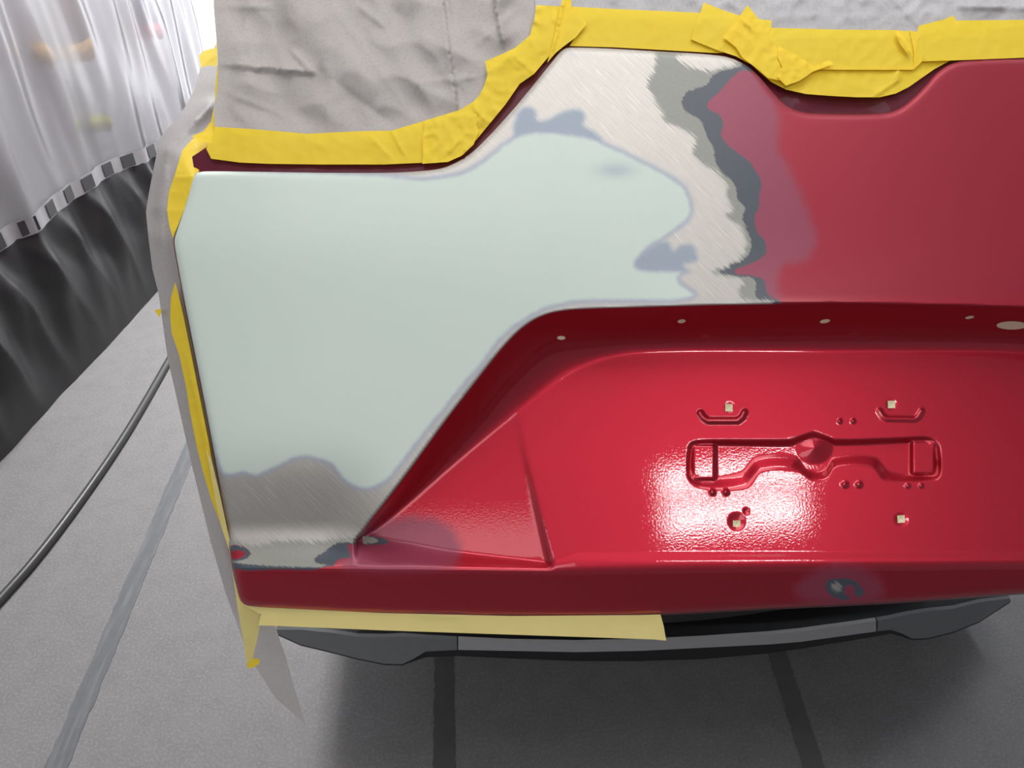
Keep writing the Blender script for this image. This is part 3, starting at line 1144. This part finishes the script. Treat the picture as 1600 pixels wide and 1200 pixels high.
bx = [432, 470, 520, 560, 600, 628, 645, 665, 715, 800, 900, 1000, 1100, 1200, 1250, 1330, 1370, 1392, 1410, 1425, 1450, 1490, 1530, 1578]
bt = [984, 984, 989, 995, 996, 994.5, 995.5, 997, 1000, 1004, 1006, 1004, 999, 992, 987, 976, 970, 966, 962, 959, 955, 951, 941, 935]
bs = [990, 1007, 1019, 1029, 1037, 1038, 1030, 1018, 1015.5, 1017, 1019, 1017, 1012, 1007, 1003, 992, 986.5, 984, 990, 998, 997, 987, 971, 940]
bv = [992, 1009, 1021, 1031, 1039, 1040, 1034, 1027, 1025, 1029, 1033, 1033, 1030, 1021, 1014, 1001, 994, 990, 995, 1000.5, 999, 989, 973, 942]
sxs = np.unique(np.concatenate([np.linspace(432, 1578, 130), bx]))


def strip_mesh(name, x0, x1, rows, mat, parent):
    xs_ = [q for q in sxs if x0 < q < x1]
    xs_ = [x0] + xs_ + [x1]
    vs, fs = [], []
    for q in xs_:
        for (tab, off, fwd, dz) in rows:
            p_ = hit_curve(q, float(np.interp(q, bx, tab)), off)
            vs.append(p_ + Vector((0, fwd, dz)))
    m = len(rows)
    for i in range(len(xs_) - 1):
        for j in range(m - 1):
            k = i * m + j
            fs.append((k, k + 1, k + m + 1, k + m))
    o = obj(name, vs, fs, mat, smooth=True)
    for pl in o.data.polygons:
        pl.use_smooth = False
    return o


bump = strip_mesh('bumper', 432, 1578, [(bt, 0.004, 0.09, 0.0), (bt, 0.004, 0, 0), (bs, 0.012, 0, 0.004), (bv, 0.018, 0, 0), (bv, 0.018, 0.10, -0.02), (bv, 0.018, 0.5, -0.05)], M['black'], None)
keep(bump, car)['label'] = 'black lower bumper valance'
for (x0, x1, mt, lb) in ((432, 714, 'plastic', 'dark grey bumper corner'), (716, 1369, 'plastic_strip', 'grey bumper strip'),
                         (1371, 1578, 'plastic', 'dark grey bumper corner')):
    o = strip_mesh('bumper_trim', x0, x1, [(bt, 0.0, 0.006, 0.002), (bt, 0.0, 0, 0), (bs, 0.0, 0, 0), (bs, 0.0, 0.03, 0)], M[mt], None)
    setpar(o, bump)['label'] = lb
# loading sill and dark luggage bay
vs, fs = [], []
for i in range(41):
    X = XC - 0.60 + 1.20 * i / 40
    yb = 0.70 + 0.30 * (X - XC)**2
    zt = hit_curve(900, 1003, 0).z
    vs += [(X, yb + 0.035, zt + 0.0), (X, yb + 0.09, zt + 0.05), (X, 1.25, zt + 0.05), (X, 1.25, 1.05)]
for i in range(40):
    for j in range(3):
        k = i * 4 + j
        fs.append((k, k + 1, k + 5, k + 4))
keep(obj('luggage_bay', vs, fs, M['black'], smooth=False), car)['label'] = 'black loading sill and luggage bay'
def body_section(yy):
    k = sst(2.3, 3.3, np.array(yy)).item()
    w_ = 0.645 - 0.05 * k
    roof = 1.575 - 0.10 * k
    half = [(0.50, 0.24), (0.58, 0.26), (w_ - 0.01, 0.36), (w_, 0.60), (w_ - 0.005, 0.86), (w_ - 0.03, 0.98), (w_ - 0.10, 1.26),
            (w_ - 0.16, roof - 0.10), (w_ - 0.23, roof - 0.03), (w_ - 0.38, roof), (0.0, roof + 0.015)]
    return half + [(-q[0], q[1]) for q in half[-2::-1]]


vs, fs = [], []
ys_ = [1.02, 1.06, 1.2, 1.5, 1.9, 2.3, 2.6, 2.9, 3.2, 3.3]
for yy in ys_:
    # the opening's upper lip leans back with the roof, its lower half follows the sill
    for (a_, z_) in body_section(yy):
        vs.append((XC + a_, yy, z_))
m = len(body_section(1.0))
for i in range(len(ys_) - 1):
    for j in range(m - 1):
        k = i * m + j
        fs.append((k, k + 1, k + m + 1, k + m))
fs.append(tuple(range((len(ys_) - 1) * m, len(ys_) * m)))
keep(obj('body_shell', vs, fs, M['channel']), car)['label'] = 'dark red car body behind the raised tailgate'
WX = np.array([330, 2270, 2060, 1820, 1720, 1280, 880, 800, 740, 540], float)
WY = np.array([250, 250, -330, -345, -350, -352, -350, -348, -345, -330], float)
qa = on_panel(WX, WY, np.full(10, -0.085))
qb = on_panel(WX, WY, np.full(10, -0.100))
o = obj('rear_window', np.vstack([qa, qb]), [tuple(range(10)), tuple(range(19, 9, -1))] + [(i, (i + 1) % 10, 10 + (i + 1) % 10, 10 + i) for i in range(10)],
        plain('dark_rear_glass', (0.012, 0.013, 0.014), 0.08, coat=0.5), smooth=False)
setpar(o, tg)['label'] = 'dark rear window covered by masking paper'
for sgn in (-1, 1):
    for yw in (1.75, 2.9):
        bm = bmesh.new()
        prof = [(0.17, -0.10), (0.19, -0.11), (0.29, -0.105), (0.31, -0.08), (0.31, 0.08), (0.29, 0.105), (0.19, 0.11), (0.17, 0.10)]
        m = 40
        rows = []
        for i in range(m):
            th = 2 * math.pi * i / m
            rows.append([bm.verts.new((q[1], q[0] * math.cos(th), q[0] * math.sin(th))) for q in prof])
        for i in range(m):
            for j in range(len(prof)):
                jj = (j + 1) % len(prof)
                bm.faces.new((rows[i][j], rows[i][jj], rows[(i + 1) % m][jj], rows[(i + 1) % m][j]))
        wl = from_bm('wheel', bm, M['rubber'], smooth=True)
        wl.location = (XC + sgn * 0.50, yw, 0.311)
        keep(wl, car)
        bm = bmesh.new()
        bmesh.ops.create_cone(bm, cap_ends=True, segments=40, radius1=0.171, radius2=0.171, depth=0.16, matrix=Matrix.Rotation(math.pi / 2, 4, 'Y'))
        from_bm('wheel_rim', bm, M['rim'], wl)

# ------------------------------------------------------------------ masking paper and tape
LEFT_EDGE = smooth_poly(LEFT[::-1], 8, False)


def left_out(x_, y_):
    d_, _, _ = dist_poly(x_, y_, np.vstack([LEFT_EDGE[:1], LEFT_EDGE, [(380, 945)], [(480, 952)]]), False)
    return d_


def h_off(dz):
    return lambda x_, y_: h_main(x_, y_) + dz


def h_side(dz, k=1.3):
    return lambda x_, y_: h_main(x_, np.minimum(y_, 900)) * 0.8 - 0.006 + dz - k * MM * left_out(x_, y_)


PAP = [(335, -60), (345, -60), (836, -60), (850, 10), (845, 50), (826, 72), (803, 84), (780, 102), (772, 122), (766, 148), (745, 176), (700, 190), (620, 215),
       (480, 216), (400, 214), (336, 208), (334, 165), (340, 140), (341, 103), (339, 70), (334, 10)]


def crk_main(x_, y_):
    h = facets(x_, y_, 130, 1.0, 0.0065) + vnoise(x_, y_, 60, 5.5, (2.2, 1), 0.9) * 0.010
    h += vnoise(x_, y_, 22, 2.5) * 0.0012
    h += crease(x_, y_, (343, 102), (484, 114), 0.007, 20, 1.2)
    h += crease(x_, y_, (690, -20), (715, 175), 0.009, 1.6, 20)
    h += crease(x_, y_, (702, -20), (712, 120), 0.003, 8, 2)
    h += crease(x_, y_, (770, -20), (785, 72), 0.009, 16, 1.6)
    h += crease(x_, y_, (745, 68), (800, 20), 0.003, 3, 10)
    h += crease(x_, y_, (560, 10), (600, 42), 0.004, 9, 4)
    h += crease(x_, y_, (455, 80), (486, 112), 0.004, 6, 2)
    h += crease(x_, y_, (340, 10), (420, 12), 0.004, 10, 5)
    h += crease(x_, y_, (340, 140), (440, 180), 0.003, 14, 4)
    h += crease(x_, y_, (500, 110), (620, 200), -0.005, 18, 30)
    h += crease(x_, y_, (520, 10), (650, 190), 0.004, 26, 20)
    h += crease(x_, y_, (650, 130), (745, 120), 0.003, 5, 9)
    return h


o = sheet('masking_paper', PAP, h_off(-0.013), 4.2, M['paper'], crk_main, calm=0.25)
tag(o, 'large crumpled grey masking paper above the primer patch', 'masking paper')

PAP2 = [(836, -60), (1760, -60), (1760, 70), (1600, 55), (1440, 62), (1432, 58), (1210, 60), (1110, 45), (900, 28), (850, 25), (836, 15)]


def crk_film(x_, y_):
    h = facets(x_, y_, 60, 11.0, 0.0026) + facets(x_, y_, 24, 17.0, 0.0010)
    h += crease(x_, y_, (1380, -20), (1440, 48), 0.004, 12, 5) + crease(x_, y_, (1500, 10), (1620, 14), 0.005, 9, 5)
    return h


o = sheet('masking_paper', PAP2, h_off(-0.013), 4.2, M['film'], crk_film, calm=0.3)
tag(o, 'pale crinkled masking paper along the top above the red paint', 'masking paper')

SIDE = [(336, 70), (330, 92), (313, 106), (304, 140), (290, 166), (274, 186), (250, 216), (241, 258), (232, 305), (228, 331), (232, 372), (238, 420), (248, 460), (252, 490),
        (262, 560), (280, 640), (300, 728), (330, 850), (352, 925), (376, 990), (390, 1035), (402, 1046), (430, 1090), (472, 1128), (479, 1136), (471, 1110), (456, 1062), (448, 1030),
        (440, 1008), (432, 984), (425, 960), (400, 940), (385, 925), (372, 880), (365, 840), (350, 760), (330, 650), (310, 545), (293, 460), (284, 410), (280, 375), (290, 340),
        (305, 285), (330, 240), (345, 215), (345, 120), (340, 72)]


def crk_side(x_, y_):
    h = vnoise(x_, y_, 70, 21.0, (1, 3), 0.25) * 0.005
    h += crease(x_, y_, (330, 165), (262, 235), 0.010, 14, 5) * sst(300, 250, y_)
    h += crease(x_, y_, (262, 235), (244, 330), 0.009, 12, 6)
    h += crease(x_, y_, (300, 195), (330, 160), 0.008, 6, 9)
    h += crease(x_, y_, (262, 270), (252, 375), 0.006, 3, 9)
    h += crease(x_, y_, (272, 520), (330, 760), 0.003, 9, 5)
    h += np.where(y_ > 960, -0.00035 * (y_ - 960), 0)
    return h


o = sheet('masking_paper', SIDE, h_side(-0.012), 5, M['paper_side'], crk_side)
tag(o, 'long grey masking paper hanging along the tailgate side to a pointed tip', 'masking paper')


def wrinkle(seed, amp=0.0009, sc=30):
    return lambda x_, y_: facets(x_, y_, sc, seed, amp * 0.6) + vnoise(x_, y_, sc * 0.4, seed + 2) * amp * 0.4


def tape(poly, dz, label, mat='tape', seed=1.0, amp=0.0009, sc=30, extra=None, hf=None, spacing=3.2):
    wr = wrinkle(seed, amp, sc)
    fn = (lambda x_, y_: wr(x_, y_) + extra(x_, y_)) if extra else wr
    o = sheet('masking_tape', poly, hf or h_off(dz), spacing, M[mat], fn)
    return tag(o, label, 'tape')


# along the top, left to right
tape([(336, 198), (400, 202), (480, 209), (560, 205), (612, 204), (672, 186), (668, 200), (671, 225), (667, 254), (600, 257), (500, 257), (420, 256), (375, 254), (330, 248), (322, 232), (330, 222)],
     -0.006, 'wide yellow tape strip under the large grey paper, left piece', seed=31, amp=0.0010, sc=45,
     extra=lambda x_, y_: crease(x_, y_, (612, 205), (630, 240), 0.002, 6, 2) + crease(x_, y_, (582, 215), (610, 245), 0.002, 3, 8))
tape([(662, 189), (718, 172), (738, 160), (746, 176), (744, 195), (748, 205), (740, 226), (722, 243), (700, 253), (660, 256), (661, 240), (660, 215), (663, 200)],
     -0.0035, 'short wrinkled yellow tape piece at the lower bend of the edge', seed=32, amp=0.0016, sc=26,
     extra=lambda x_, y_: crease(x_, y_, (700, 240), (725, 212), 0.002, 4, 2) + crease(x_, y_, (716, 245), (735, 228), 0.002, 3, 2))
tape([(736, 163), (748, 150), (755, 138), (762, 117), (758, 96), (790, 82), (806, 74), (828, 55), (835, 30), (838, 8), (880, 10), (893, -12), (893, 40), (872, 72), (850, 97), (835, 115), (812, 131), (790, 163), (762, 197), (742, 221), (745, 200), (741, 180)],
     -0.0045, 'crumpled yellow tape strip climbing the slanted edge', seed=33, amp=0.0022, sc=32,
     extra=lambda x_, y_: crease(x_, y_, (800, 85), (832, 112), 0.003, 4, 8) + crease(x_, y_, (760, 115), (800, 85), 0.002, 3, 9) + crease(x_, y_, (738, 165), (755, 185), 0.003, 3, 3))
tape([(880, -5), (888, 2), (892, 14), (906, 22), (917, 37), (900, 58), (880, 73), (868, 83), (855, 98), (862, 75), (870, 40), (876, 10)],
     -0.001, 'pointed yellow tape flap at the upper corner of the edge', seed=34, amp=0.0007,
     extra=lambda x_, y_: crease(x_, y_, (882, 0), (862, 85), 0.003, 1.5, 16))
tape([(888, 10), (960, 14), (1030, 17), (1095, 20), (1090, 30), (1082, 55), (1080, 63), (1135, 82), (1120, 83), (1050, 79), (960, 74), (890, 72), (897, 60), (914, 38), (900, 22)],
     -0.0055, 'long flat yellow tape strip above the bare metal corner', seed=35, amp=0.0005)
tape([(1100, 4), (1130, 16), (1155, 24), (1170, 26), (1200, 60), (1212, 100), (1190, 108), (1168, 98), (1150, 88), (1120, 78), (1080, 62), (1086, 40)],
     -0.003, 'slanted yellow tape piece with torn end at the first bend', seed=36, amp=0.0008)
tape([(1158, 22), (1168, 8), (1176, 18), (1186, 30), (1206, 32), (1205, 42), (1212, 72), (1226, 92), (1244, 110), (1230, 128), (1200, 122), (1180, 105), (1160, 90), (1150, 74), (1130, 58), (1150, 36)],
     0.0, 'star shaped torn yellow tape over the first bend', seed=37, amp=0.0014, sc=24,
     extra=lambda x_, y_: crease(x_, y_, (1160, 30), (1175, 45), 0.003, 4, 3))
tape([(1192, 43), (1300, 46), (1400, 47), (1434, 50), (1432, 80), (1428, 109), (1330, 109), (1226, 108), (1200, 80)],
     -0.002, 'wide yellow tape strip across the notch', seed=38, amp=0.0006)
tape([(1200, 75), (1228, 80), (1226, 106), (1280, 104), (1330, 104), (1420, 104), (1440, 92), (1500, 92), (1486, 94), (1460, 108), (1440, 122), (1420, 136), (1400, 146), (1375, 152), (1340, 152), (1300, 150),
      (1260, 147), (1228, 140), (1205, 128), (1186, 112), (1168, 96)],
     -0.0052, 'yellow tape filling the notch down to its lower rim', seed=39, amp=0.0012, sc=40,
     extra=lambda x_, y_: crease(x_, y_, (1225, 135), (1272, 104), 0.003, 3, 3) + crease(x_, y_, (1405, 95), (1402, 125), 0.003, 3, 5) + crease(x_, y_, (1402, 126), (1370, 147), 0.003, 3, 3))
tape([(1216, 72), (1228, 78), (1248, 88), (1272, 104), (1296, 94), (1302, 100), (1270, 112), (1250, 126), (1228, 134), (1214, 120), (1222, 105), (1215, 88)],
     0.001, 'small torn yellow tape scrap beside the star shaped piece', seed=40, amp=0.0018, sc=20)
tape([(1399, 50), (1404, 48), (1413, 58), (1420, 70), (1426, 86), (1416, 82), (1406, 68)],
     0.002, 'narrow folded yellow tape sliver on the notch strip', seed=41, amp=0.001, extra=lambda x_, y_: crease(x_, y_, (1402, 50), (1424, 84), 0.003, 4, 4))
tape([(1436, 40), (1460, 34), (1476, 30), (1490, 24), (1493, 32), (1600, 31), (1760, 34), (1760, 90), (1600, 90), (1500, 94), (1438, 96), (1443, 82), (1434, 66), (1430, 58)],
     -0.0015, 'long yellow tape strip at the right above the red paint', seed=42, amp=0.0006)
tape([(1421, 47), (1440, 52), (1434, 64), (1444, 80), (1440, 97), (1428, 108), (1428, 80)],
     -0.0008, 'short yellow tape joint between notch strip and right strip', seed=43, amp=0.001)

# left side
tape([(337, 205), (335, 232), (326, 232), (323, 248), (312, 265), (305, 280), (298, 300), (290, 322), (279, 350), (270, 372), (264, 350), (261, 328), (264, 300), (274, 270), (285, 235), (300, 218), (318, 208)],
     0, 'bright yellow tape strip folded round the upper left corner', seed=44, amp=0.0008, hf=h_side(-0.002, 0.8),
     extra=lambda x_, y_: crease(x_, y_, (268, 278), (300, 276), 0.0015, 2, 8))
tape([(340, 100), (343, 104), (341, 140), (338, 170), (339, 200), (335, 222), (326, 224), (312, 220), (299, 213), (318, 205), (330, 190), (335, 160), (337, 130)],
     0, 'curled yellow tape loop at the lower left of the large paper', seed=45, amp=0.001, hf=h_side(0.002, 0.4))
tape([(311, 87), (318, 80), (330, 76), (337, 75), (338, 66), (340, 60), (340, 100), (335, 104), (325, 102), (314, 106)],
     0, 'small yellow tape tab at the left edge of the large paper', seed=46, amp=0.0006, hf=h_side(-0.004, 0.8))
tape([(241, 485), (252, 482), (252, 488), (249, 496)], 0, 'tiny yellow tape corner on the outer edge of the hanging paper', seed=47, amp=0.0002, hf=h_side(-0.003, 1.0), spacing=2)
tape([(274, 440), (277, 452), (288, 500), (300, 560), (312, 620), (326, 690), (338, 760), (350, 812), (358, 850), (352, 842), (342, 812), (330, 780), (318, 740), (308, 700), (298, 650), (290, 600), (280, 555),
      (268, 520), (266, 495), (267, 465)],
     0, 'long yellow tape strip down the left side of the primer patch', seed=48, amp=0.0007, hf=h_side(-0.002, 0.8),
     extra=lambda x_, y_: crease(x_, y_, (292, 560), (340, 780), 0.002, 5, 2))
tape([(322, 700), (331, 720), (344, 775), (354, 822), (360, 850), (364, 885), (368, 912), (376, 938), (390, 948), (405, 952), (408, 965), (404, 990), (398, 1015), (394, 1035), (386, 1042), (380, 1000), (372, 955), (364, 900), (358, 860),
      (348, 830), (338, 790)],
     0, 'pale yellow tape at the lower left corner with a hanging tail', 'tape_pale', seed=49, amp=0.0009, hf=h_side(0.001, 0.6))
tape([(385, 1040), (392, 1031), (400, 1028), (407, 1032), (404, 1038), (396, 1043), (388, 1044)], 0, 'curled bright yellow end of the hanging tape tail', seed=50, amp=0.0006, hf=h_side(0.006, 0.5), spacing=2)
tape([(382, 946), (450, 951), (600, 958), (800, 962.5), (1000, 961), (1032, 960), (1037, 978), (1041, 1001), (1020, 999), (900, 995), (750, 990), (600, 985), (480, 980), (404, 977), (408, 960)],
     0, 'long pale tape strip hanging along the bottom edge of the tailgate', 'tape_pale', seed=51, amp=0.0006, sc=60,
     hf=lambda x_, y_: h_panel(x_, np.full_like(x_, 950.0)) - 0.006 + 0.00002 * (y_ - 955),
     extra=lambda x_, y_: crease(x_, y_, (650, 960), (720, 962), 0.002, 3, 5))
